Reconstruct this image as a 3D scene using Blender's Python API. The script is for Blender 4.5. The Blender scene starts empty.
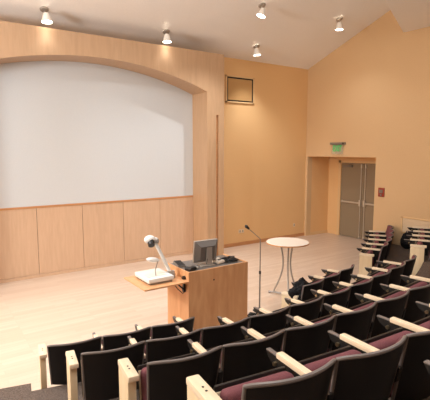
import bpy, bmesh, math, random
from mathutils import Vector, Matrix, noise
random.seed(4)
S = bpy.context.scene
COL = S.collection
PI = math.pi

# ------------------------------------------------------------------ helpers
class MB:
    """collects shapes into one mesh"""
    def __init__(self): self.bm = bmesh.new()
    def _merge(self, b, mat=None):
        if mat is not None: bmesh.ops.transform(b, matrix=mat, verts=b.verts)
        me = bpy.data.meshes.new('t'); b.to_mesh(me); b.free()
        self.bm.from_mesh(me); bpy.data.meshes.remove(me)
    def box(self, c, s, bev=0, rot=None, seg=2):
        b = bmesh.new(); bmesh.ops.create_cube(b, size=1)
        bmesh.ops.scale(b, vec=s, verts=b.verts)
        if bev: bmesh.ops.bevel(b, geom=b.edges[:], offset=bev, segments=seg, affect='EDGES', profile=.6)
        m = Matrix.Translation(c)
        if rot is not None: m = m @ rot
        self._merge(b, m); return self
    def lo(self, a, b_, bev=0):
        return self.box([(p+q)/2 for p, q in zip(a, b_)], [abs(q-p) for p, q in zip(a, b_)], bev)
    def cyl(self, p, q, r, r2=None, n=20, cap=True):
        p, q = Vector(p), Vector(q); d = q-p
        b = bmesh.new()
        bmesh.ops.create_cone(b, cap_ends=cap, segments=n, radius1=r, radius2=r if r2 is None else r2, depth=d.length)
        m = Matrix.Translation((p+q)/2) @ d.to_track_quat('Z', 'Y').to_matrix().to_4x4()
        self._merge(b, m); return self
    def sph(self, c, r, sc=(1, 1, 1), n=16, rot=None):
        b = bmesh.new(); bmesh.ops.create_uvsphere(b, u_segments=n, v_segments=max(6, n//2), radius=r)
        m = Matrix.Translation(c)
        if rot is not None: m = m @ rot
        m = m @ Matrix.Diagonal((*sc, 1))
        self._merge(b, m); return self
    def tube(self, pts, r, n=8, closed=False):
        pts = [Vector(p) for p in pts]; b = bmesh.new(); rings = []
        N = len(pts); prev = None
        for i, p in enumerate(pts):
            if closed: d = pts[(i+1) % N]-pts[i-1]
            else: d = pts[min(i+1, N-1)]-pts[max(i-1, 0)]
            d.normalize()
            if prev is None:
                u = d.orthogonal().normalized()
            else:
                u = (prev - d*prev.dot(d)).normalized()
            prev = u; v = d.cross(u)
            rr = r[i] if isinstance(r, (list, tuple)) else r
            rings.append([b.verts.new(p+(u*math.cos(2*PI*k/n)+v*math.sin(2*PI*k/n))*rr) for k in range(n)])
        for i in range(N if closed else N-1):
            A, B = rings[i], rings[(i+1) % N]
            for k in range(n): b.faces.new((A[k], A[(k+1) % n], B[(k+1) % n], B[k]))
        if not closed:
            b.faces.new(rings[0][::-1]); b.faces.new(rings[-1])
        self._merge(b); return self
    def lathe(self, prof, n=24, mat=None):
        b = bmesh.new(); rings = []
        for r, z in prof:
            rings.append([b.verts.new((r*math.cos(2*PI*k/n), r*math.sin(2*PI*k/n), z)) for k in range(n)])
        for A, B in zip(rings, rings[1:]):
            for k in range(n): b.faces.new((A[k], A[(k+1) % n], B[(k+1) % n], B[k]))
        self._merge(b, mat); return self
    def prism(self, poly, h, mat=None, bev=0):
        """polygon in xy extruded from z=0 to z=h, then moved by mat"""
        b = bmesh.new(); lo = [b.verts.new((x, y, 0)) for x, y in poly]; hi = [b.verts.new((x, y, h)) for x, y in poly]
        b.faces.new(lo[::-1]); b.faces.new(hi); n = len(poly)
        for i in range(n): b.faces.new((lo[i], lo[(i+1) % n], hi[(i+1) % n], hi[i]))
        if bev: bmesh.ops.bevel(b, geom=b.edges[:], offset=bev, segments=2, affect='EDGES')
        self._merge(b, mat); return self
    def sheet(self, grid, t, back):
        """closed slab: grid[i][j] points plus the same shifted by t*back"""
        b = bmesh.new(); ni, nj = len(grid), len(grid[0])
        F = [[b.verts.new(p) for p in row] for row in grid]
        B = [[b.verts.new(Vector(p)+Vector(back)*t) for p in row] for row in grid]
        for i in range(ni-1):
            for j in range(nj-1):
                b.faces.new((F[i][j], F[i+1][j], F[i+1][j+1], F[i][j+1]))
                b.faces.new((B[i][j], B[i][j+1], B[i+1][j+1], B[i+1][j]))
        for j in range(nj-1):
            b.faces.new((F[0][j], F[0][j+1], B[0][j+1], B[0][j])); b.faces.new((F[-1][j], B[-1][j], B[-1][j+1], F[-1][j+1]))
        for i in range(ni-1):
            b.faces.new((F[i][0], B[i][0], B[i+1][0], F[i+1][0])); b.faces.new((F[i][-1], F[i+1][-1], B[i+1][-1], B[i][-1]))
        self._merge(b); return self
    def quad(self, pts):
        b = bmesh.new(); b.faces.new([b.verts.new(p) for p in pts]); self._merge(b); return self
    def build(self, name, mat, parent=None, smooth=False, loc=None):
        bmesh.ops.recalc_face_normals(self.bm, faces=self.bm.faces)
        me = bpy.data.meshes.new(name); self.bm.to_mesh(me); self.bm.free()
        me.materials.append(mat)
        if smooth:
            for p in me.polygons: p.use_smooth = True
            try: me.set_sharp_from_angle(angle=math.radians(38))
            except Exception: pass
        o = bpy.data.objects.new(name, me); COL.objects.link(o)
        if parent is not None: o.parent = parent
        if loc is not None: o.location = loc
        return o

def tag(o, label, cat, group=None, kind=None):
    o['label'] = label; o['category'] = cat
    if group: o['group'] = group
    if kind: o['kind'] = kind
    return o
def thing(name, label, cat, loc=(0, 0, 0), rz=0, group=None):
    o = bpy.data.objects.new(name, None); COL.objects.link(o)
    o.empty_display_size = .1; o.location = loc; o.rotation_euler = (0, 0, rz)
    return tag(o, label, cat, group)
def struct(o, label=None, cat=None):
    o['kind'] = 'structure'
    if label: o['label'] = label
    if cat: o['category'] = cat
    return o

# ------------------------------------------------------------------ materials
def lin(c):
    return tuple(((v/255)/12.92 if v/255 <= .04045 else ((v/255+.055)/1.055)**2.4) for v in c)+(1,)
def base(name, rough=.6, spec=.4, metal=0):
    m = bpy.data.materials.new(name); m.use_nodes = True; nt = m.node_tree
    b = nt.nodes['Principled BSDF']; b.inputs['Roughness'].default_value = rough
    b.inputs['Specular IOR Level'].default_value = spec; b.inputs['Metallic'].default_value = metal
    return m, nt, b
def mottled(name, c1, c2, scale=20, rough=.6, spec=.4, metal=0, bump=0, stretch=(1, 1, 1), detail=6, bscale=None):
    m, nt, b = base(name, rough, spec, metal)
    tc = nt.nodes.new('ShaderNodeTexCoord'); mp = nt.nodes.new('ShaderNodeMapping'); mp.inputs['Scale'].default_value = stretch
    n = nt.nodes.new('ShaderNodeTexNoise'); n.inputs['Scale'].default_value = scale; n.inputs['Detail'].default_value = detail
    r = nt.nodes.new('ShaderNodeValToRGB'); r.color_ramp.elements[0].color = lin(c1); r.color_ramp.elements[1].color = lin(c2)
    r.color_ramp.elements[0].position = .32; r.color_ramp.elements[1].position = .68
    L = nt.links.new
    L(tc.outputs['Object'], mp.inputs['Vector']); L(mp.outputs['Vector'], n.inputs['Vector']); L(n.outputs['Fac'], r.inputs['Fac']); L(r.outputs['Color'], b.inputs['Base Color'])
    if bump:
        bp = nt.nodes.new('ShaderNodeBump'); bp.inputs['Strength'].default_value = bump; bp.inputs['Distance'].default_value = .004
        L(n.outputs['Fac'], bp.inputs['Height']); L(bp.outputs['Normal'], b.inputs['Normal'])
    return m
def wood(name, c1, c2, rough=.4, stretch=(9, 9, .9), scale=2.2, spec=.4):
    m = mottled(name, c1, c2, scale, rough, spec, stretch=stretch, detail=8)
    n = [x for x in m.node_tree.nodes if x.type == 'TEX_NOISE'][0]; n.inputs['Distortion'].default_value = .6
    return m
def plain(name, c, rough=.5, spec=.4, metal=0):
    m, nt, b = base(name, rough, spec, metal); b.inputs['Base Color'].default_value = lin(c); return m
def glow(name, c, strength):
    m, nt, b = base(name); b.inputs['Base Color'].default_value = lin(c)
    b.inputs['Emission Color'].default_value = lin(c); b.inputs['Emission Strength'].default_value = strength; return m

M_panel = wood('maple_panel', (204, 170, 141), (212, 179, 150), .38)
M_portal = wood('maple_portal', (184, 150, 117), (193, 158, 125), .4)
M_lect = wood('maple_veneer', (200, 146, 102), (216, 166, 122), .4, stretch=(4, 4, .8), scale=2.6)
M_cap = wood('beech_cap', (222, 204, 176), (234, 217, 192), .45, stretch=(14, 2, 14))
M_end = wood('beech_end', (218, 196, 160), (228, 208, 176), .5, stretch=(8, 8, 1))
M_base = wood('maple_base', (188, 132, 86), (204, 150, 104), .45, stretch=(1, 9, 9))
M_tan = mottled('tan_paint', (226, 184, 132), (230, 189, 137), 40, .75, .2, bump=.03)
M_wallr = mottled('tan_paint_lit', (210, 176, 135), (214, 181, 140), 40, .75, .2, bump=.03)  # same tan paint as the front wall, less saturated to stand in for light
M_ceil = mottled('ceiling_paint', (240, 237, 234), (243, 240, 237), 30, .9, .1)
M_screen = mottled('screen_white', (204, 208, 212), (208, 212, 216), 60, .85, .15)
M_dark = plain('dark_gap', (60, 40, 30), .8)
M_carpet = mottled('carpet', (66, 58, 54), (122, 108, 100), 130, .95, .1, bump=.6)
M_shell = mottled('black_shell', (22, 19, 20), (27, 24, 25), 180, .5, .35, bump=.12)
M_rim = plain('grey_rim', (112, 104, 102), .42, .5)
M_plum = mottled('plum_fabric', (104, 62, 68), (124, 78, 84), 220, .9, .2, bump=.25)
M_black = plain('black_metal', (24, 22, 22), .4, .5)
M_blackpl = plain('black_plastic', (30, 30, 32), .4, .5)
M_steel = plain('steel', (206, 198, 186), .35, .5, .45)
M_bolt = plain('brushed_bolt', (190, 170, 140), .3, .5, 1)
M_grey = plain('grey_metal', (136, 130, 125), .4, .5, .5)
M_shade = plain('lamp_shade', (246, 242, 236), .25, .5)
M_monitor = plain('monitor_grey', (98, 92, 88), .35, .5)
M_ltgrey = plain('pale_plastic', (226, 226, 224), .4, .5)
M_white = plain('white_laminate', (232, 222, 210), .35, .5)
M_silver = plain('silver_plastic', (164, 156, 148), .35, .5, .3)
M_door = mottled('door_paint', (140, 124, 102), (146, 130, 108), 30, .5, .4)
M_frame = plain('frame_paint', (222, 186, 138), .5)
M_desk = mottled('desk_laminate', (88, 84, 82), (120, 114, 110), 60, .3, .5)
M_cloth = mottled('black_cloth', (16, 16, 18), (36, 35, 38), 30, .9, .2, bump=.5)
M_red = plain('alarm_red', (150, 62, 46), .45)
M_plate = plain('outlet_plate', (228, 206, 176), .5)
M_lamp = glow('lamp_lens', (255, 246, 230), 14)
M_exit = glow('exit_green', (20, 170, 84), .6)
M_speak = mottled('speaker_cloth', (190, 150, 100), (198, 158, 108), 200, .9, .1)

def floor_mat():
    m, nt, b = base('maple_floor', .3, .4); L = nt.links.new
    tc = nt.nodes.new('ShaderNodeTexCoord')
    br = nt.nodes.new('ShaderNodeTexBrick'); br.offset = .37; br.offset_frequency = 3
    br.inputs['Color1'].default_value = lin((220, 200, 183)); br.inputs['Color2'].default_value = lin((210, 187, 168))
    br.inputs['Mortar'].default_value = lin((196, 168, 148)); br.inputs['Scale'].default_value = 1
    br.inputs['Mortar Size'].default_value = .0012; br.inputs['Brick Width'].default_value = 1.1; br.inputs['Row Height'].default_value = .085
    mp = nt.nodes.new('ShaderNodeMapping'); mp.inputs['Scale'].default_value = (.9, 12, 1)
    n = nt.nodes.new('ShaderNodeTexNoise'); n.inputs['Scale'].default_value = 2; n.inputs['Detail'].default_value = 8
    r = nt.nodes.new('ShaderNodeValToRGB'); r.color_ramp.elements[0].color = (.86, .84, .82, 1); r.color_ramp.elements[1].color = (1, 1, 1, 1)
    mx = nt.nodes.new('ShaderNodeMixRGB'); mx.blend_type = 'MULTIPLY'; mx.inputs[0].default_value = 1
    L(tc.outputs['Object'], br.inputs['Vector']); L(tc.outputs['Object'], mp.inputs['Vector']); L(mp.outputs['Vector'], n.inputs['Vector'])
    L(n.outputs['Fac'], r.inputs['Fac']); L(br.outputs['Color'], mx.inputs[1]); L(r.outputs['Color'], mx.inputs[2]); L(mx.outputs[0], b.inputs['Base Color'])
    return m
M_floor = floor_mat()

def glass_mat():
    m, nt, b = base('clear_glass', .05, .5)
    b.inputs['Base Color'].default_value = (.95, .97, .95, 1); b.inputs['Transmission Weight'].default_value = .9; b.inputs['IOR'].default_value = 1.2
    return m
M_glass = glass_mat()

# ------------------------------------------------------------------ the room
YB, XR, XL, YK = 9.7, 10.1, -5.0, -4.6        # front wall, right wall, left wall, rear wall
SL = .377
def ceil_z(y): return 5.23+SL*(YB-max(y, 3.2))

struct(MB().lo((XL-.2, YK-.2, -.2), (XR+1.4, YB+.2, 0)).build('floor', M_floor), 'pale maple strip floor of the stage area', 'floor')
struct(MB().lo((XL-.2, YB, 0), (XR+1.4, YB+.2, 5.4)).build('wall_front', M_tan), 'tan painted wall behind the stage', 'wall')
# right wall with the recess opening
RY0, RY1, RZ = 7.15, 9.62, 2.55
def yz_prism(mb, poly, x0, x1):
    # polygon in (y,z), extruded along x
    mat = Matrix(((0, 0, 1, x0), (1, 0, 0, 0), (0, 1, 0, 0), (0, 0, 0, 1)))
    return mb.prism(poly, x1-x0, mat)
mb = MB()
yz_prism(mb, [(RY1, 0), (YB, 0), (YB, RZ), (RY1, RZ)], XR, XR+.2)
yz_prism(mb, [(RY0, RZ), (YB, RZ), (YB, ceil_z(YB)+.1), (RY0, ceil_z(RY0)+.1)], XR, XR+.2)
yz_prism(mb, [(YK, 0), (RY0, 0), (RY0, ceil_z(RY0)+.1), (3.2, ceil_z(3.2)+.1), (YK, ceil_z(3.2)+.1)], XR, XR+.2)
struct(mb.build('wall_right', M_wallr), 'tan side wall with the recessed exit', 'wall')
mb = MB()
mb.lo((XR+.2, RY1, 0), (XR+1.2, RY1+.08, RZ+.1))
mb.lo((XR+.2, RY0-.1, 0), (XR+1.2, RY0, RZ+.1))
mb.lo((XR+.2, RY0, RZ), (XR+1.2, RY1, RZ+.1))
mb.lo((XR+1.0, 9.2, 0), (XR+1.2, RY1, RZ)); mb.lo((XR+1.0, RY0, 2.42), (XR+1.2, 9.2, RZ)); mb.lo((XR+1.0, RY0, 0), (XR+1.2, 7.3, 2.42))
struct(mb.build('wall_recess', M_tan), 'tan recess walls around the exit doors', 'wall')
struct(yz_prism(MB(), [(YK, 0), (YB, 0), (YB, ceil_z(YB)+.1), (3.2, ceil_z(3.2)+.1), (YK, ceil_z(3.2)+.1)], XL-.2, XL).build('wall_left', M_wallr))
struct(MB().lo((XL-.2, YK-.2, 0), (XR+.2, YK, 8)).build('wall_back', M_wallr))
mb = MB()
yz_prism(mb, [(YB+.2, ceil_z(YB)-.2*SL), (YB+.2, ceil_z(YB)+.1), (3.2, ceil_z(3.2)+.2), (YK, ceil_z(3.2)+.2), (YK, ceil_z(3.2)), (3.2, ceil_z(3.2))], XL-.2, XR+.2)
struct(mb.build('ceiling', M_ceil), 'sloped beige ceiling over the stage', 'ceiling')
# dropped soffit by the right wall
e = Vector((-.905, -.424)); p0 = Vector((XR, 6.47)); p1 = p0+e*4.2
mb = MB(); mb.prism([(p0.x, p0.y), (p1.x, p1.y), (p1.x, 1.5), (XR, 1.5)], 1.0, Matrix.Translation((0, 0, 5.64)))
struct(mb.build('ceiling_soffit', M_ceil), 'dropped beige ceiling soffit meeting the side wall', 'ceiling')
mb = MB(); q = Vector((-.424, .905))*.05
mb.prism([(p0.x, p0.y), (p1.x, p1.y), (p1.x+q.x, p1.y+q.y), (p0.x, p0.y+q.y/.905*1.0)], .16, Matrix.Translation((0, 0, 5.65)))
struct(mb.build('trim_1', M_ceil), 'edge strip along the dropped soffit', 'trim')

# portal : maple frame with an arched opening, free of the ceiling
YF, PX0, PX1, JX0, JX1, PT = 8.97, -.02, 6.39, .50, 5.885, 5.10
JZ = 4.16; APEX = 4.66
half = (JX1-JX0)/2; cxp = (JX0+JX1)/2; sag = APEX-JZ; RA = (half*half+sag*sag)/(2*sag)
arc = []
N = 40
for i in range(N+1):
    x = JX0+(JX1-JX0)*i/N; arc.append((x, APEX-RA+math.sqrt(RA*RA-(x-cxp)**2)))
mb = MB()
gx0, gx1, gz = 6.15, 6.225, 3.62               # narrow slot in the pilaster
outline = [(PX0, 0), (JX0, 0)]+arc+[(JX1, 0), (gx0, 0), (gx0, gz), (gx1, gz), (gx1, 0), (PX1, 0), (PX1, PT), (PX0, PT)]
mat = Matrix(((1, 0, 0, 0), (0, 0, -1, YB), (0, 1, 0, 0), (0, 0, 0, 1)))   # (x,z) -> world, extruded toward -y

# build as strips so the concave outline triangulates cleanly
def strip(mb, poly): mb.prism(poly, YB-YF, mat)
strip(mb, [(PX0, 0), (JX0, 0), (JX0, PT), (PX0, PT)])
strip(mb, [(JX1, 0), (gx0, 0), (gx0, PT), (JX1, PT)])
strip(mb, [(gx0, gz), (gx1, gz), (gx1, PT), (gx0, PT)])
strip(mb, [(gx1, 0), (PX1, 0), (PX1, PT), (gx1, PT)])
bm = bmesh.new()
for k in range(N):
    (xa, za), (xb, zb) = arc[k], arc[k+1]
    ps = [(xa, za), (xb, zb), (xb, PT), (xa, PT)]
    f = [bm.verts.new((x, YF, z)) for x, z in ps]; g = [bm.verts.new((x, YB, z)) for x, z in ps]
    bm.faces.new(f); bm.faces.new(g[::-1]); bm.faces.new((f[0], f[1], g[1], g[0])); bm.faces.new((f[2], f[3], g[3], g[2]))
bmesh.ops.remove_doubles(bm, verts=bm.verts, dist=1e-5)
mb._merge(bm)
struct(mb.build('wall_arch', M_portal), 'maple arch wall framing the projection screen', 'wall')
struct(MB().lo((gx0, YF+.05, 0), (gx1, YB, gz)).build('trim_2', M_base), 'brown back of the slot in the arch pilaster', 'trim')
# wainscot panels under the screen

xs = [JX1-.978*k for k in range(6)]+[JX0]
for k in range(6):
    a, b_ = xs[k+1], xs[k]
    if b_-a < .1: continue
    struct(MB().lo((a+.004, YB-.03, .07), (b_-.004, YB, 1.52), .003).build('wall_panel', M_panel), 'maple wainscot panel under the screen', 'wall panel')['group'] = 'wainscot panels under the screen'
struct(MB().lo((JX0, YB-.006, 0), (JX1, YB, 1.52)).build('wall_recess_back', M_dark))
struct(MB().lo((JX0, YB-.045, 0), (JX1, YB, .065), .004).build('baseboard_front', M_panel), 'low maple base strip under the wainscot', 'baseboard')
struct(MB().lo((PX1, YB-.02, 0), (XR, YB, .1), .004).build('baseboard_front_right', M_base), 'brown base strip along the tan wall', 'baseboard')
struct(MB().lo((XR-.015, YK, 0), (XR, RY0, .1), .004).build('baseboard_right', M_base), 'brown base strip along the side wall', 'baseboard')
struct(MB().lo((XR+.2, RY1-.015, 0), (XR+1.0, RY1, .1), .004).build('baseboard_recess', M_frame), 'base strip of the exit recess', 'baseboard')
# projection screen
t = thing('projection_screen', 'wide white projection screen filling the arch above the maple panels', 'projection screen', (cxp, YB, 1.55))
mb = MB(); bm = bmesh.new()
for k in range(N):
    (xa, za), (xb, zb) = arc[k], arc[k+1]
    ps = [(xa-cxp, .012), (xb-cxp, .012), (xb-cxp, zb-1.55+.0), (xa-cxp, za-1.55+.0)]
    f = [bm.verts.new((x, -.03, z)) for x, z in ps]; g = [bm.verts.new((x, 0, z)) for x, z in ps]
    bm.faces.new(f); bm.faces.new(g[::-1]); bm.faces.new((f[0], f[1], g[1], g[0]))
bmesh.ops.remove_doubles(bm, verts=bm.verts, dist=1e-5); mb._merge(bm)
mb.build('screen_surface', M_screen, t)
MB().lo((-half, -.045, -.03), (half, 0, .012), .004).build('bottom_rail', M_base, t)

# tiered seating floor : carpeted arcs
CX, CY, R1, DR, RISE, SP = 2.944, 14.583, 10.426, .957, .305, .547
ST = [-.195, -.174, -.15, -.138, -.125]
def pol(R, a, z): return Vector((CX+R*math.sin(a), CY-R*math.cos(a), z))
mb = MB(); bm = bmesh.new(); NA = 64
def amax(R): return math.asin(min(1, (XR-.012-CX)/R))
def amin(R): return math.asin(max(-1, (XL+.01-CX)/R))
SPLIT = -.2115
def r_in(k, a):
    r = 10.34+DR*(k-1)
    if k == 1 and a < SPLIT-1e-6: r -= .165
    return r
NT = 8
for k in range(1, NT+1):
    z = RISE*k
    for lohi in (0, 1):
        rr = 10.34+DR*(k-1)
        A0, A1 = (amin(rr), SPLIT) if lohi == 0 else (SPLIT, amax(rr))
        prev = None
        for i in range(NA+1):
            a = A0+(A1-A0)*i/NA
            aa = a-1e-4 if lohi == 0 else a+1e-4
            ri = r_in(k, aa); ro = 10.34+DR*k if k < NT else 18.6
            row = [pol(ri, a, z-RISE), pol(ri-.012, a, z-.04), pol(ri-.012, a, z-.008), pol(ri, a, z), pol(ro+.01, a, z)]
            row = [bm.verts.new((min(max(v.x, XL+.005), XR-.012), max(v.y, YK+.005), v.z)) for v in row]
            if prev:
                for j in range(4):
                    bm.faces.new((prev[j], row[j], row[j+1], prev[j+1]))
            prev = row
    # little return face at the split of tier one
    if k == 1:
        bm.faces.new([bm.verts.new(v) for v in (pol(10.175, SPLIT, 0), pol(10.34, SPLIT, 0), pol(10.34, SPLIT, z), pol(10.175, SPLIT, z))])
mb._merge(bm)
struct(mb.build('floor_tiers', M_carpet), 'grey carpeted seating tiers stepping up from the stage floor', 'floor')

# ------------------------------------------------------------------ exit doors, sign, wall things
t = thing('double_door', 'grey brown double exit doors with push bars in the recess', 'door', (XR+1.0, 8.25, 0))
t['kind'] = 'thing'
mb = MB(); mb.lo((-.03, .85, 0), (.06, .95, 2.42)); mb.lo((-.03, -.95, 0), (.06, -.85, 2.42)); mb.lo((-.03, -.95, 2.35), (.06, .95, 2.42))
mb.build('door_frame', M_frame, t)
for s in (1, -1):
    d = MB().lo((0, .006*s, .012), (.045, .845*s, 2.345), .003).build('door_leaf', M_door, t)
    mb = MB(); mb.lo((-.06, .10*s, 1.1), (-.03, .80*s, 1.15), .006); mb.lo((-.06, .76*s, 1.09), (0, .80*s, 1.16), .004)
    mb.build('push_bar', M_steel, d)
    MB().lo((-.075, .045*s, 1.03), (0, .11*s, 1.22), .01).build('latch_box', M_steel, d)
    mb = MB(); mb.cyl((-.03, .075*s, .04), (-.03, .075*s, 1.04), .012); mb.cyl((-.03, .075*s, 1.2), (-.03, .075*s, 2.3), .012)
    mb.lo((-.04, .055*s, 2.2), (0, .095*s, 2.32), .004); mb.lo((-.04, .055*s, .02), (0, .095*s, .1), .004)
    mb.build('latch_rod', M_steel, d)
mb = MB(); mb.lo((-.07, .42, 2.22), (0, .74, 2.28), .01); mb.lo((-.1, .5, 2.28), (-.06, .53, 2.3)); mb.build('door_closer', M_grey, t)

t = thing('exit_sign', 'green lit exit sign on the wall above the door recess', 'exit sign', (XR, 8.42, 2.9))
MB().lo((-.08, -.26, 0), (0, .26, .07), .008).build('sign_housing', M_grey, t)
MB().lo((-.07, -.25, .005), (-.082, -.19, .065), .003).build('housing_cap', M_black, t)
pn = MB().lo((-.046, -.2, -.27), (-.036, .2, 0)).build('sign_panel', M_glass, t)
cu = bpy.data.curves.new('exit_text', 'FONT'); cu.body = 'EXIT'; cu.size = .25; cu.extrude = .003; cu.align_x = 'CENTER'
cu.materials.append(M_exit)
tmp = bpy.data.objects.new('tmp', cu); COL.objects.link(tmp)
dg = bpy.context.evaluated_depsgraph_get(); me = bpy.data.meshes.new_from_object(tmp.evaluated_get(dg)); bpy.data.objects.remove(tmp)
tx = bpy.data.objects.new('exit_lettering', me); COL.objects.link(tx); tx.parent = t
tx.rotation_euler = (PI/2, 0, -PI/2); tx.location = (-.052, 0, -.19); tx.scale = (.6, 1, 1)

t = thing('fire_alarm', 'red brown fire alarm on the side wall right of the doors', 'fire alarm', (XR, 6.93, 1.63))
MB().lo((-.03, -.09, -.12), (0, .09, .12), .01).build('alarm_plate', M_red, t)
mb = MB(); mb.lo((-.05, -.05, -.02), (-.028, .05, .07), .006); mb.cyl((-.045, 0, -.07), (-.028, 0, -.07), .025); mb.build('alarm_strobe', M_grey, t)

t = thing('wall_grille', 'pale framed wall grille low on the side wall behind the seats', 'wall grille', (XR, 5.75, .64))
mb = MB(); mb.lo((-.025, -.56, 0), (0, .56, .035), .004); mb.lo((-.025, -.56, .385), (0, .56, .42), .004); mb.lo((-.025, -.56, 0), (0, -.525, .42), .004); mb.lo((-.025, .525, 0), (0, .56, .42), .004)
mb.build('grille_frame', M_frame, t)
mb = MB()
for i in range(16): mb.box((-.012, 0, .046+i*.022), (.014, 1.05, .006), 0, Matrix.Rotation(.5, 4, 'Y'))
mb.lo((-.006, -.53, .03), (0, .53, .39)); mb.build('grille_louver', M_plate, t)

t = thing('wall_speaker', 'square tan speaker panel in a dark frame high on the tan wall', 'speaker', (7.445, YB, 4.08))
mb = MB(); w = .452
mb.lo((-w-.05, -.03, -.04), (w+.05, 0, -.0), .004); mb.lo((-w-.05, -.03, .65), (w+.05, 0, .69), .004); mb.lo((-w-.05, -.03, -.04), (-w, 0, .69), .004); mb.lo((w, -.03, -.04), (w+.05, 0, .69), .004)
mb.build('outer_frame', M_frame, t)
mb = MB(); mb.lo((-w, -.022, 0), (w, 0, .035)); mb.lo((-w, -.022, .615), (w, 0, .65)); mb.lo((-w, -.022, 0), (-w+.035, 0, .65)); mb.lo((w-.035, -.022, 0), (w, 0, .65))
mb.build('inner_frame', M_black, t)
MB().lo((-w+.03, -.014, .03), (w-.03, 0, .62)).build('speaker_cloth', M_speak, t)

def outlet(x, z, w, h, label):
    t = thing('wall_outlet', label, 'outlet', (x, YB, z))
    MB().lo((-w/2, -.008, -h/2), (w/2, 0, h/2), .003).build('cover_plate', M_plate, t)
    for dx in ((-w/4, w/4) if w > .12 else (0,)): MB().lo((dx-.014, -.011, -.03), (dx+.014, -.006, .03), .002).build('socket', M_grey, t)
outlet(7.53, .42, .2, .11, 'wide outlet plate on the tan wall behind the microphone')
outlet(9.64, .39, .08, .11, 'small outlet plate on the tan wall near the corner')

# ------------------------------------------------------------------ ceiling spot lamps
LAMPS = []
def lamp(P, tip, label, aim, watts, ang=80, blend=.7):
    """P canopy point on the ceiling, tip = centre of the lens"""
    P, tip = Vector(P), Vector(tip)
    P.z = ceil_z(P.y)
    t = thing('ceiling_spotlight', label, 'spotlight', P, 0, 'ceiling spotlights over the stage')
    L = tip-P
    slope = Matrix.Rotation(-math.atan(SL), 4, 'X')
    MB().lathe([(.001, -.03), (.07, -.028), (.085, -.012), (.085, .0)], 24, slope).build('canopy', M_silver, t, True)
    d = (Vector(aim)-tip).normalized()
    neck = L-d*.15
    MB().tube([(0, 0, -.02), (0, 0, neck.z*.5), neck], .012, 8).build('stem', M_silver, t, True)
    rot = Matrix.Translation(L) @ d.to_track_quat('-Z', 'Y').to_matrix().to_4x4()
    MB().lathe([(.03, .18), (.05, .17), (.07, .11), (.09, .03), (.104, 0), (.098, 0), (.082, .035), (.06, .11), (.03, .16)], 24, rot).build('shade', M_shade, t, True)
    MB().lathe([(.001, .006), (.06, .004), (.093, .010), (.088, .02), (.001, .02)], 24, rot).build('lens', M_lamp, t, True)
    ld = bpy.data.lights.new('spot_beam', 'SPOT'); ld.energy = watts; ld.spot_size = math.radians(ang); ld.spot_blend = blend; ld.color = WARM
    ld.shadow_soft_size = .07
    lo = bpy.data.objects.new('spot_beam', ld); COL.objects.link(lo); lo.parent = t
    lo.location = L+d*.03; lo.rotation_euler = d.to_track_quat('-Z', 'Y').to_euler()
    return t
WARM = (.97, 1, 1)
lamp((2.17, 9.07, 0), (2.16, 8.86, 5.17), 'leftmost ceiling spotlight, above the left half of the arch', (2.2, 8.2, 0), 12, 105, .9)
lamp((4.85, 9.11, 0), (4.75, 8.88, 5.16), 'ceiling spotlight above the right half of the arch', (4.7, 8.3, 0), 12, 105, .9)
lamp((6.54, 7.73, 0), (6.42, 7.62, 5.69), 'ceiling spotlight at the top centre, tilted left', (4.5, 8.2, 0), 300, 95, .9)
lamp((7.51, 9.08, 0), (7.47, 9.0, 5.22), 'ceiling spotlight above the tan wall speaker', (7.9, 8.6, 0), 190, 100, .9)
lamp((8.95, 7.57, 0), (8.88, 7.5, 5.74), 'rightmost ceiling spotlight, nearest the side wall', (8.9, 7.6, 0), 60, 120, .9)
def fill_spot(x, y, aim, watts, ang, r=.12, col=WARM):
    ld = bpy.data.lights.new('fill_spot_light', 'SPOT'); ld.energy = watts; ld.spot_size = math.radians(ang); ld.spot_blend = .9; ld.color = col; ld.shadow_soft_size = r
    lo = bpy.data.objects.new('fill_spot_light', ld); COL.objects.link(lo)
    p = Vector((x, y, ceil_z(y)-.3)); lo.location = p
    lo.rotation_euler = (Vector(aim)-p).to_track_quat('-Z', 'Y').to_euler()
# unseen spots added under the ceiling to brighten stage, jamb, screen and walls
fill_spot(-.9, 6.2, (2.3, 6.2, 0), 700, 64)
fill_spot(-1.6, 5.2, (5.9, 9.3, 2.2), 620, 34)
fill_spot(3.6, 6.6, (3.4, 7.0, 0), 300, 75)
fill_spot(.2, 5.6, (1.6, 9.5, 2.8), 30, 80)
fill_spot(3.4, 5.2, (3.6, 9.6, 2.8), 30, 80)
fill_spot(5.8, 5.2, (8.8, 8.0, 1.0), 70, 90)
def area(x, y, sz, watts, col=(1, .88, .74)):
    ld = bpy.data.lights.new('ceiling_panel_light', 'AREA'); ld.shape = 'DISK'; ld.size = sz; ld.energy = watts; ld.color = col
    lo = bpy.data.objects.new('ceiling_panel_light', ld); COL.objects.link(lo); lo.location = (x, y, ceil_z(y)-.25)
def fill_point(x, y, z, watts):
    ld = bpy.data.lights.new('fill_point_light', 'POINT'); ld.energy = watts; ld.shadow_soft_size = .6; ld.color = (.97, 1, 1)
    lo = bpy.data.objects.new('fill_point_light', ld); COL.objects.link(lo); lo.location = (x, y, z)
fill_point(-2.5, 1.5, 5.6, 230); fill_point(2.0, 1.5, 5.6, 210); fill_point(6.5, 1.5, 5.6, 130); fill_point(-3.2, 6.0, 3.6, 800)  # unseen point lights added as diffuse fill for ceiling and walls

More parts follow.
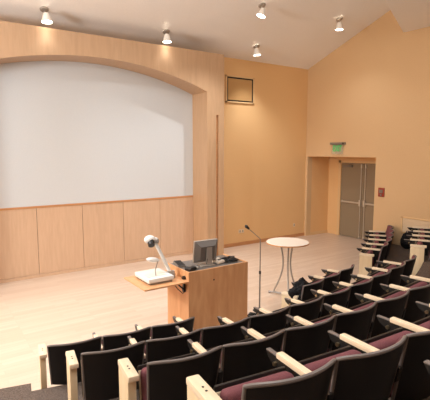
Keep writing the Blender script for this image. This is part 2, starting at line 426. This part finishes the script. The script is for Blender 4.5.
# ------------------------------------------------------------------ theatre seats
HW = SP/2
def shell_pt(u, v, off=0, w=None):
    """u -1..1 across, v 0 bottom .. 1 top ; returns local point, off = forward offset"""
    z = .33+(.80-.33)*v
    ww = (.236+.026*v) if w is None else w
    y = .075*(abs(u)**2.2-1)+(.80-z)*.2+off
    return Vector((u*ww, y, z-.012*(abs(u)**6)*(v > .99)))
def prototypes():
    P = {}
    nu, nv = 16, 8
    mb = MB(); mb.sheet([[shell_pt(-1+2*i/nu, j/nv) for j in range(nv+1)] for i in range(nu+1)], .018, (0, 1, 0)); P['back_shell'] = (mb, M_shell)
    # rim along both sides and the top
    pts = [shell_pt(-1, j/8, .009) for j in range(9)]+[shell_pt(-1+2*i/20, 1, .009) for i in range(1, 20)]+[shell_pt(1, 1-j/8, .009) for j in range(9)]
    P['back_rim'] = (MB().tube(pts, .0115, 8), M_rim)
    # plump back cushion
    grid = []
    for i in range(nu+1):
        u = -1+2*i/nu; row = []
        for j in range(nv+1):
            v = .1+.87*j/nv
            bul = .055*(1-abs(u)**4)*(1-abs(2*(j/nv)-1)**4)+.012
            q = shell_pt(u, v, .018, .235+.02*v); row.append(q+Vector((0, bul, 0)))
        grid.append(row)
    b = bmesh.new(); F = [[b.verts.new(p) for p in r] for r in grid]
    B = [[b.verts.new(shell_pt(-1+2*i/nu, .1+.87*j/nv, .018, .235+.02*(.1+.87*j/nv))) for j in range(nv+1)] for i in range(nu+1)]
    for i in range(nu):
        for j in range(nv):
            b.faces.new((F[i][j], F[i+1][j], F[i+1][j+1], F[i][j+1])); b.faces.new((B[i][j], B[i][j+1], B[i+1][j+1], B[i+1][j]))
    for j in range(nv):
        b.faces.new((F[0][j], F[0][j+1], B[0][j+1], B[0][j])); b.faces.new((F[-1][j], B[-1][j], B[-1][j+1], F[-1][j+1]))
    for i in range(nu):
        b.faces.new((F[i][0], B[i][0], B[i+1][0], F[i+1][0])); b.faces.new((F[i][-1], F[i+1][-1], B[i+1][-1], B[i][-1]))
    mb = MB(); mb._merge(b); P['back_cushion'] = (mb, M_plum)
    # tipped-up seat : cushion faces the back
    tilt = Matrix.Rotation(math.radians(-8), 4, 'X')
    P['seat_pan'] = (MB().box((0, .345, .42), (.46, .026, .36), .012, tilt), M_black)
    P['seat_edge'] = (MB().box((0, .328, .402), (.458, .008, .338), .003, tilt), M_cap)
    P['seat_cushion'] = (MB().box((0, .274, .424), (.452, .10, .366), .048, tilt, 4), M_plum)
    return P
def arm_protos():
    A = {}
    prof = [(.10, 0), (.34, 0), (.34, .02), (.28, .05), (.26, .40), (.47, .53), (.475, .595), (.0, .595), (.03, .50), (.14, .42), (.15, .05), (.10, .02)]
    b = MB()
    m = Matrix(((0, 0, 1, -.016), (1, 0, 0, 0), (0, 1, 0, 0), (0, 0, 0, 1)))
    # split in convex-ish pieces
    b.prism([(.10, 0), (.34, 0), (.34, .02), (.28, .05), (.15, .05), (.10, .02)], .032, m)
    b.prism([(.15, .05), (.28, .05), (.26, .40), (.14, .42)], .032, m)
    b.prism([(.14, .42), (.26, .40), (.575, .555), (.60, .592), (.03, .592), (.05, .50)], .032, m)
    A['arm_standard'] = (b, M_black)
    A['arm_strip'] = (MB().box((0, .545, .595), (.030, .115, .010), .003), M_rim)
    A['arm_cap'] = (MB().box((0, .285, .607), (.05, .40, .036), .009), M_cap)
    A['arm_bolt'] = (MB().cyl((-.03, .50, .545), (.03, .50, .545), .014, n=14), M_bolt)
    return A
def end_protos():
    E = {}
    E['end_panel'] = (MB().box((-.05, .355, .29), (.06, .25, .58), .006), M_end)
    E['end_cap'] = (MB().box((-.046, .34, .60), (.078, .29, .045), .012), M_cap)
    E['cap_screw'] = (MB().cyl((-.046, .31, .62), (-.046, .31, .6245), .007, n=10).cyl((-.046, .35, .62), (-.046, .35, .6245), .007, n=10), M_black)
    return E
def make_parts(protos, parent, nest, dx):
    out = {}
    for n, (mb, mt) in protos.items():
        p = out.get(nest.get(n), parent)
        out[n] = mb.build(n, mt, p, True)
        if p is parent: out[n].location = (dx, 0, 0)
    return out
NEST = {'back_rim': 'back_shell', 'seat_edge': 'seat_pan', 'seat_cushion': 'seat_pan', 'arm_cap': 'arm_standard', 'arm_bolt': 'arm_standard', 'arm_strip': 'arm_standard', 'end_cap': 'end_panel', 'cap_screw': 'end_panel'}
proto = thing('theater_seat', 'x', 'theater seat')
P_seat = make_parts(prototypes(), proto, NEST, 0)
P_arm = make_parts(arm_protos(), proto, NEST, HW)
P_end = make_parts(end_protos(), None, NEST, 0)
def copy_under(o, parent, dx=None):
    c = o.copy(); COL.objects.link(c); c.parent = parent
    if dx is not None: c.location = (dx, 0, 0)
    for ch in o.children: copy_under(ch, c)
    return c
first = [True]
def seat(k, a, label, group, end_left=False, arm_left=False, dr=0):
    R = R1+DR*k+dr
    p = pol(R, a, RISE*k)
    if first[0]:
        r = proto; first[0] = False; r['label'] = label; r['group'] = group
        r.location = p; r.rotation_euler = (0, 0, a)
    else:
        r = proto.copy(); COL.objects.link(r); r['label'] = label; r['group'] = group
        r.location = p; r.rotation_euler = (0, 0, a)
        for n in ('back_shell', 'back_cushion', 'seat_pan', 'arm_standard'):
            o = (P_seat.get(n) or P_arm.get(n)); copy_under(o, r)
    if end_left: LEFT_ENDS.append(r)
    if arm_left: LEFT_ARMS.append(r)
    return r
LEFT_ENDS, LEFT_ARMS = [], []
ORD = ['first', 'second', 'third', 'fourth', 'fifth', 'sixth', 'seventh', 'eighth', 'ninth', 'tenth']
COUNT = {0: 3, 1: 10, 2: 7, 3: 4}
for k, n in COUNT.items():
    for i in range(n):
        a = ST[k]+SP*(i+.5)/(R1+DR*k)
        seat(k, a, f'black backed theater seat, {ORD[i]} from the left aisle in the {ORD[k]} row from the stage', f'theater seats of the {ORD[k]} row', i == 0)
for i in range(3):
    a = ST[0]+SP*(6.5+i+.5)/R1
    lab = ['front row theater seat with the black jacket on it, beside the beech end panel', 'front row theater seat just right of the one with the jacket', 'front row theater seat, second to the right of the jacket'][i]
    seat(0, a, lab, 'theater seats of the first row', i == 0)
for i in range(5):
    seat(0, .462+.0535*(i+.5), f'theater seat across the right aisle, {ORD[i]} from the end panel in the front row', 'theater seats across the far aisle', i == 0, dr=.10+.032*i)
for i in range(4):
    seat(1, .456+.0475*(i+.5), f'theater seat across the right aisle, {ORD[i]} from the end panel in the second row', 'theater seats across the far aisle', i == 0, dr=.10+.032*i)
r5 = seat(4, -.083+SP/2/(R1+4*DR), 'nearest theater seat, mostly cut off, only its black armrest showing behind the fourth row', 'theater seats of the fifth row')
copy_under(P_arm['arm_standard'], r5, -HW)
for r in LEFT_ENDS:
    pe = copy_under(P_end['end_panel'], r, -HW+.015)
    if 'jacket' in r['label']: pe.location = (-HW+.06, -.10, 0)
    if 'across' in r['label']: pe.location = (-HW+.02, -.04, 0)
for n in ('end_panel',):
    for c in list(P_end['end_panel'].children): bpy.data.objects.remove(c)
    bpy.data.objects.remove(P_end['end_panel'])

# ------------------------------------------------------------------ lectern with its shelf
LX0, LX1, LY0, LY1, LZ = 2.90, 3.925, 4.89, 5.51, 1.10
lc = thing('lectern', 'maple lectern with a dark equipment top and a fold-out side shelf', 'lectern', ((LX0+LX1)/2, (LY0+LY1)/2, 0))
hx, hy = (LX1-LX0)/2, (LY1-LY0)/2
mb = MB(); mb.lo((-hx, -hy, 0), (hx, -hy+.02, LZ), .002); mb.lo((-hx, -hy+.02, 0), (-hx+.02, hy, LZ), .002); mb.lo((hx-.02, -hy+.02, 0), (hx, hy, LZ), .002)
mb.lo((-hx+.02, hy-.03, .06), (hx-.02, hy-.012, LZ-.14)); mb.build('cabinet', M_lect, lc)
MB().lo((-hx+.02, -hy+.02, LZ-.06), (hx-.02, hy-.005, LZ-.018)).build('desk_top', M_desk, lc)
MB().cyl((-.1, -hy-.004, .93), (-.1, -hy+.001, .93), .012).build('keyhole', M_black, lc)
sh = MB().lo((-hx-.665, -hy-.03, .965), (-hx-.005, -hy+.65, .985), .003).build('side_shelf', M_lect, lc)
mb = MB(); mb.lo((-hx-.03, -hy+.08, .82), (-hx, -hy+.12, 1.0), .004); mb.tube([(-hx-.02, -hy+.1, .84), (-hx-.14, -hy+.1, .955)], .01); mb.cyl((-hx-.035, -hy+.1, 1.0), (-hx, -hy+.1, 1.0), .03); mb.cyl((-hx-.035, -hy+.1, .83), (-hx, -hy+.1, .83), .025)
mb.build('shelf_bracket', M_black, sh)

# document camera on the shelf
dc = thing('document_camera', 'white document camera with a raised arm on the lectern shelf', 'document camera', (2.54, 5.21, .985))
MB().box((-.0, .0, .055), (.38, .46, .06), .018).build('camera_base', M_ltgrey, dc, True)
mb = MB(); mb.box((-.0, .0, .015), (.33, .43, .03), .006); mb.build('base_foot', M_grey, dc)
MB().box((-.02, .03, .087), (.29, .34, .006), .002).build('glass_stage', M_white, dc)
a0 = Vector((.24, -.04, .05)); a1 = Vector((.045, .06, .52))
mb = MB(); mb.tube([a0, a1], .024, 12); mb.build('camera_arm', M_ltgrey, dc, True)
mb = MB(); mb.box((.235, -.04, .035), (.1, .1, .07), .012); mb.cyl((.18, -.04, .075), (.29, -.04, .075), .024); mb.build('arm_hinge', M_silver, dc, True)
hd = MB().sph((-.035, .04, .555), .078, (1.05, .85, .75), 20).sph((.05, .06, .54), .042, (1.2, 1, .8), 14).build('camera_head', M_ltgrey, dc, True)
mb = MB(); mb.cyl((-.035, .01, .53), (-.05, -.04, .49), .05, .045); mb.build('camera_lens', M_black, hd, True)
mb = MB(); mb.cyl((.06, .02, .50), (.08, .05, .54), .024); mb.build('head_joint', M_grey, hd, True)
la = MB().tube([(-.04, -.14, .08), (-.02, -.08, .15), (.06, .0, .25)], .006, 6).build('light_arm', M_grey, dc, True)
MB().sph((.0, .03, .27), .058, (1.7, 1.0, .6), 16, Matrix.Rotation(.2, 4, 'Y')).build('light_head', M_ltgrey, la, True)
tag(MB().tube([(2.66, 5.06, 1.0), (2.70, 4.96, .975), (2.73, 4.89, .90), (2.80, 4.88, .83), (2.86, 4.91, .84), (2.885, 4.96, .90)], .006, 6).build('power_cable', M_black, None, True),
    'thin black cable looping below the lectern shelf', 'cable')

# monitor (back toward the seats)
mo = thing('computer_monitor', 'flat computer monitor seen from behind on the lectern', 'monitor', (3.34, 5.13, LZ-.018), math.radians(-4))
tl = Matrix.Rotation(math.radians(8), 4, 'X')
MB().box((0, .03, .21), (.385, .035, .33), .006, tl).build('screen_case', M_silver, mo)
mb = MB(); bm = bmesh.new()
def ring(w, h, y, zc): return [bm.verts.new((sx*w, y, zc+sz*h)) for sx, sz in ((-1, -1), (1, -1), (1, 1), (-1, 1))]
A, B = ring(.185, .155, .014, .21), ring(.115, .10, -.05, .20)
bm.faces.new(B)
for i in range(4): bm.faces.new((A[i], A[(i+1) % 4], B[(i+1) % 4], B[i]))
bm.faces.new(A[::-1]); mb._merge(bm, Matrix.Translation((0, .03, .0)) @ tl)
mb.build('rear_housing', M_monitor, mo)
mb = MB(); mb.box((.025, -.045, .15), (.09, .03, .26), .006); mb.box((0, .0, .01), (.22, .17, .02), .006); mb.build('monitor_stand', M_silver, mo)
mb = MB(); mb.sph((-.01, -.03, .19), .016); mb.tube([(-.01, -.03, .19), (-.015, -.06, .1), (-.02, -.05, .03)], .005, 6); mb.build('video_cable', M_blackpl, mo, True)
MB().box((0, .052, .21), (.36, .004, .3), 0, tl).build('screen_glass', M_black, mo)

t = thing('keyboard', 'dark grey keyboard on the lectern left of the monitor', 'keyboard', (3.03, 5.37, LZ-.018), math.radians(75))
MB().box((0, 0, .012), (.30, .12, .02), .004).build('key_tray', M_grey, t)
mb = MB()
for i in range(12):
    for j in range(4): mb.box((-.132+i*.024, -.04+j*.026, .026), (.019, .02, .01), .002)
mb.build('keycaps', M_blackpl, t)
t = thing('control_box', 'small black control box at the lectern front corner', 'control box', (3.01, 5.02, LZ-.018), .3)
MB().box((0, 0, .03), (.13, .12, .05), .014).build('box_body', M_blackpl, t); MB().box((.01, .02, .056), (.07, .04, .006), .002).build('button_strip', M_grey, t)
tag(MB().sph((3.13, 5.06, LZ+.001), .03, (1.1, 1.5, .65), 16).build('computer_mouse', M_silver, None, True), 'grey computer mouse beside the black control box', 'mouse')
t = thing('conference_phone', 'white wedge phone on the lectern right of the monitor', 'phone', (3.56, 5.15, LZ-.018), .2)
mb = MB(); mb.prism([(-.08, -.08), (.08, -.08), (.055, .08), (-.055, .08)], .045, None, .012); mb.sph((0, 0, .045), .045, (1, 1, .7)); mb.build('phone_body', M_white, t, True)
MB().box((.0, -.03, .058), (.06, .04, .02), .006).build('phone_buttons', M_grey, t)
pts = []
random.seed(9)
for i in range(90):
    f = i/89; an = i*.55
    pts.append((3.755+.11*math.sin(an)*(1+.25*math.sin(i*1.7))+.02*math.sin(i*.9), 5.14+.085*math.cos(an*1.13)+.02*math.cos(i*.8), LZ-.004+.05*f*(0.6+.4*math.sin(i*1.3))))
tag(MB().tube(pts, .009, 6).build('coiled_cable', M_blackpl, None, True), 'black cables coiled in a pile on the right end of the lectern', 'cable')

# microphone stand
ms = thing('microphone_stand', 'thin floor microphone stand with gooseneck right of the lectern', 'microphone stand', (4.66, 5.475, 0))
MB().lathe([(.001, .03), (.03, .03), (.10, .018), (.115, .006), (.115, 0), (.001, 0)], 28).build('stand_base', M_black, ms, True)
mb = MB(); mb.cyl((0, 0, .02), (0, 0, .68), .013); mb.cyl((0, 0, .66), (0, 0, 1.22), .009); mb.build('stand_pole', M_grey, ms, True)
MB().cyl((0, 0, .65), (0, 0, .70), .019).build('height_clutch', M_black, ms, True)
gn = MB().tube([(0, 0, 1.2), (0, 0, 1.25), (-.02, .01, 1.275), (-.2, .06, 1.44)], .0065, 8).build('gooseneck', M_grey, ms, True)
d = Vector((-.18, .05, .165)).normalized(); c = Vector((-.2, .06, 1.44))
mb = MB(); mb.cyl(c, c+d*.05, .017, .023); mb.sph(c+d*.06, .027, (1, 1, 1.3), 16, d.to_track_quat('Z', 'Y').to_matrix().to_4x4()); mb.build('microphone_head', M_black, gn, True)
pts = [(3.96, 5.3, .25), (4.05, 5.3, .24), (4.2, 5.32, .12), (4.32, 5.36, .012), (4.42, 5.32, .012), (4.5, 5.38, .012), (4.44, 5.46, .012), (4.36, 5.4, .02), (4.46, 5.33, .025), (4.56, 5.38, .02)]
tag(MB().tube(pts, .014, 8).build('microphone_cable', M_black, None, True), 'black cable from the lectern to the foot of the microphone stand', 'cable')

# round bar table
tb = thing('bar_table', 'tall round white topped table with curved metal legs on the stage', 'table', (5.57, 5.765, 0))
MB().lathe([(.001, 1.05), (.388, 1.05), (.395, 1.044), (.395, 1.026), (.388, 1.02), (.001, 1.02)], 64).build('table_top', M_white, tb, True)
MB().lathe([(.3955, 1.043), (.399, 1.043), (.399, 1.022), (.3955, 1.022)], 64).build('edge_band', M_base, tb, True)
mb = MB(); mb.lathe([(.001, 1.02), (.16, 1.02), (.16, 1.01), (.001, 1.01)], 28); mb.build('mounting_plate', M_grey, tb)
for q in range(3):
    an = math.radians(115.7+120*q)
    pts = []
    for i in range(19):
        f = i/18; z = 1.012-f*.985
        rr = .135-.075*math.sin(PI*min(f/.95, 1))**1.2+.13*f**2.2
        pts.append((rr*math.cos(an), rr*math.sin(an), z))
    lg = MB().tube(pts, .0165, 10).build('leg', M_silver, tb, True)
    ca, sa = math.cos(an), math.sin(an)
    MB().tube([(.02*ca, .02*sa, .03), (.2*ca, .2*sa, .032), (.36*ca, .36*sa, .03)], .016, 8).cyl((.35*ca, .35*sa, 0), (.35*ca, .35*sa, .03), .022).build('foot', M_grey, lg, True)

# jacket on the front-row seat, bag by the side wall
def lump(name, mat, R, sc, seed, amp, flat=-.5, n=4):
    b = bmesh.new(); bmesh.ops.create_icosphere(b, subdivisions=n, radius=1)
    for v in b.verts:
        d = v.co.normalized(); nz = noise.noise(d*1.6+Vector((seed, 0, 0)))*.9+noise.noise(d*4+Vector((0, seed, 0)))*.45+noise.noise(d*9+Vector((0, 0, seed)))*.2
        r = 1+amp*nz
        v.co = Vector((d.x*r*sc[0], d.y*r*sc[1], max(d.z*r, flat)*sc[2]))
    mb = MB(); mb._merge(b); return mb
aj = ST[0]+SP*(7.0)/R1
jk = tag(lump('jacket', M_cloth, 1, (.22, .13, .20), 3.3, .42, -.9).build('jacket', M_cloth, None, True), 'black jacket bundled on the front row seat beside the beech end panel', 'jacket')
er = Vector((math.cos(aj), math.sin(aj), 0)); fw = Vector((-math.sin(aj), math.cos(aj), 0))
jk.location = pol(R1, aj, .0)+fw*.15+er*-.10+Vector((0, 0, .59)); jk.rotation_euler = (0, 0, aj)
bg = thing('backpack', 'black rounded bag on the carpeted tier by the side wall', 'bag', (9.88, 6.0, RISE), -.6)
lump('bag_body', M_cloth, 1, (.16, .11, .21), 8.1, .10, -.95).build('bag_body', M_cloth, bg, True).location = (0, 0, .2)
MB().tube([(-.05, -.02, .39), (-.03, -.02, .45), (.03, -.02, .45), (.05, -.02, .39)], .01, 8).build('carry_handle', M_black, bg, True)

# ------------------------------------------------------------------ camera, world, view
f_px = 430.0
psi = math.radians(34.2727); pit = math.atan(50/f_px)
cam = bpy.data.cameras.new('camera'); cam.sensor_fit = 'HORIZONTAL'; cam.sensor_width = 36; cam.lens = 36*f_px/430; cam.clip_start = .05
co = bpy.data.objects.new('camera', cam); COL.objects.link(co); S.camera = co
co.location = (0, 0, 2.75)
fwv = Vector((math.sin(psi)*math.cos(pit), math.cos(psi)*math.cos(pit), -math.sin(pit)))
co.rotation_euler = fwv.to_track_quat('-Z', 'Y').to_euler()
w = bpy.data.worlds.new('world'); S.world = w; w.use_nodes = True
w.node_tree.nodes['Background'].inputs[0].default_value = (.9, .85, .8, 1); w.node_tree.nodes['Background'].inputs[1].default_value = .05
S.view_settings.view_transform = 'Standard'; S.view_settings.look = 'None'; S.view_settings.gamma = 1; S.view_settings.use_curve_mapping = False
S.view_settings.exposure = .04
S.cycles.use_denoising = True
S.cycles.max_bounces = 8; S.cycles.diffuse_bounces = 5
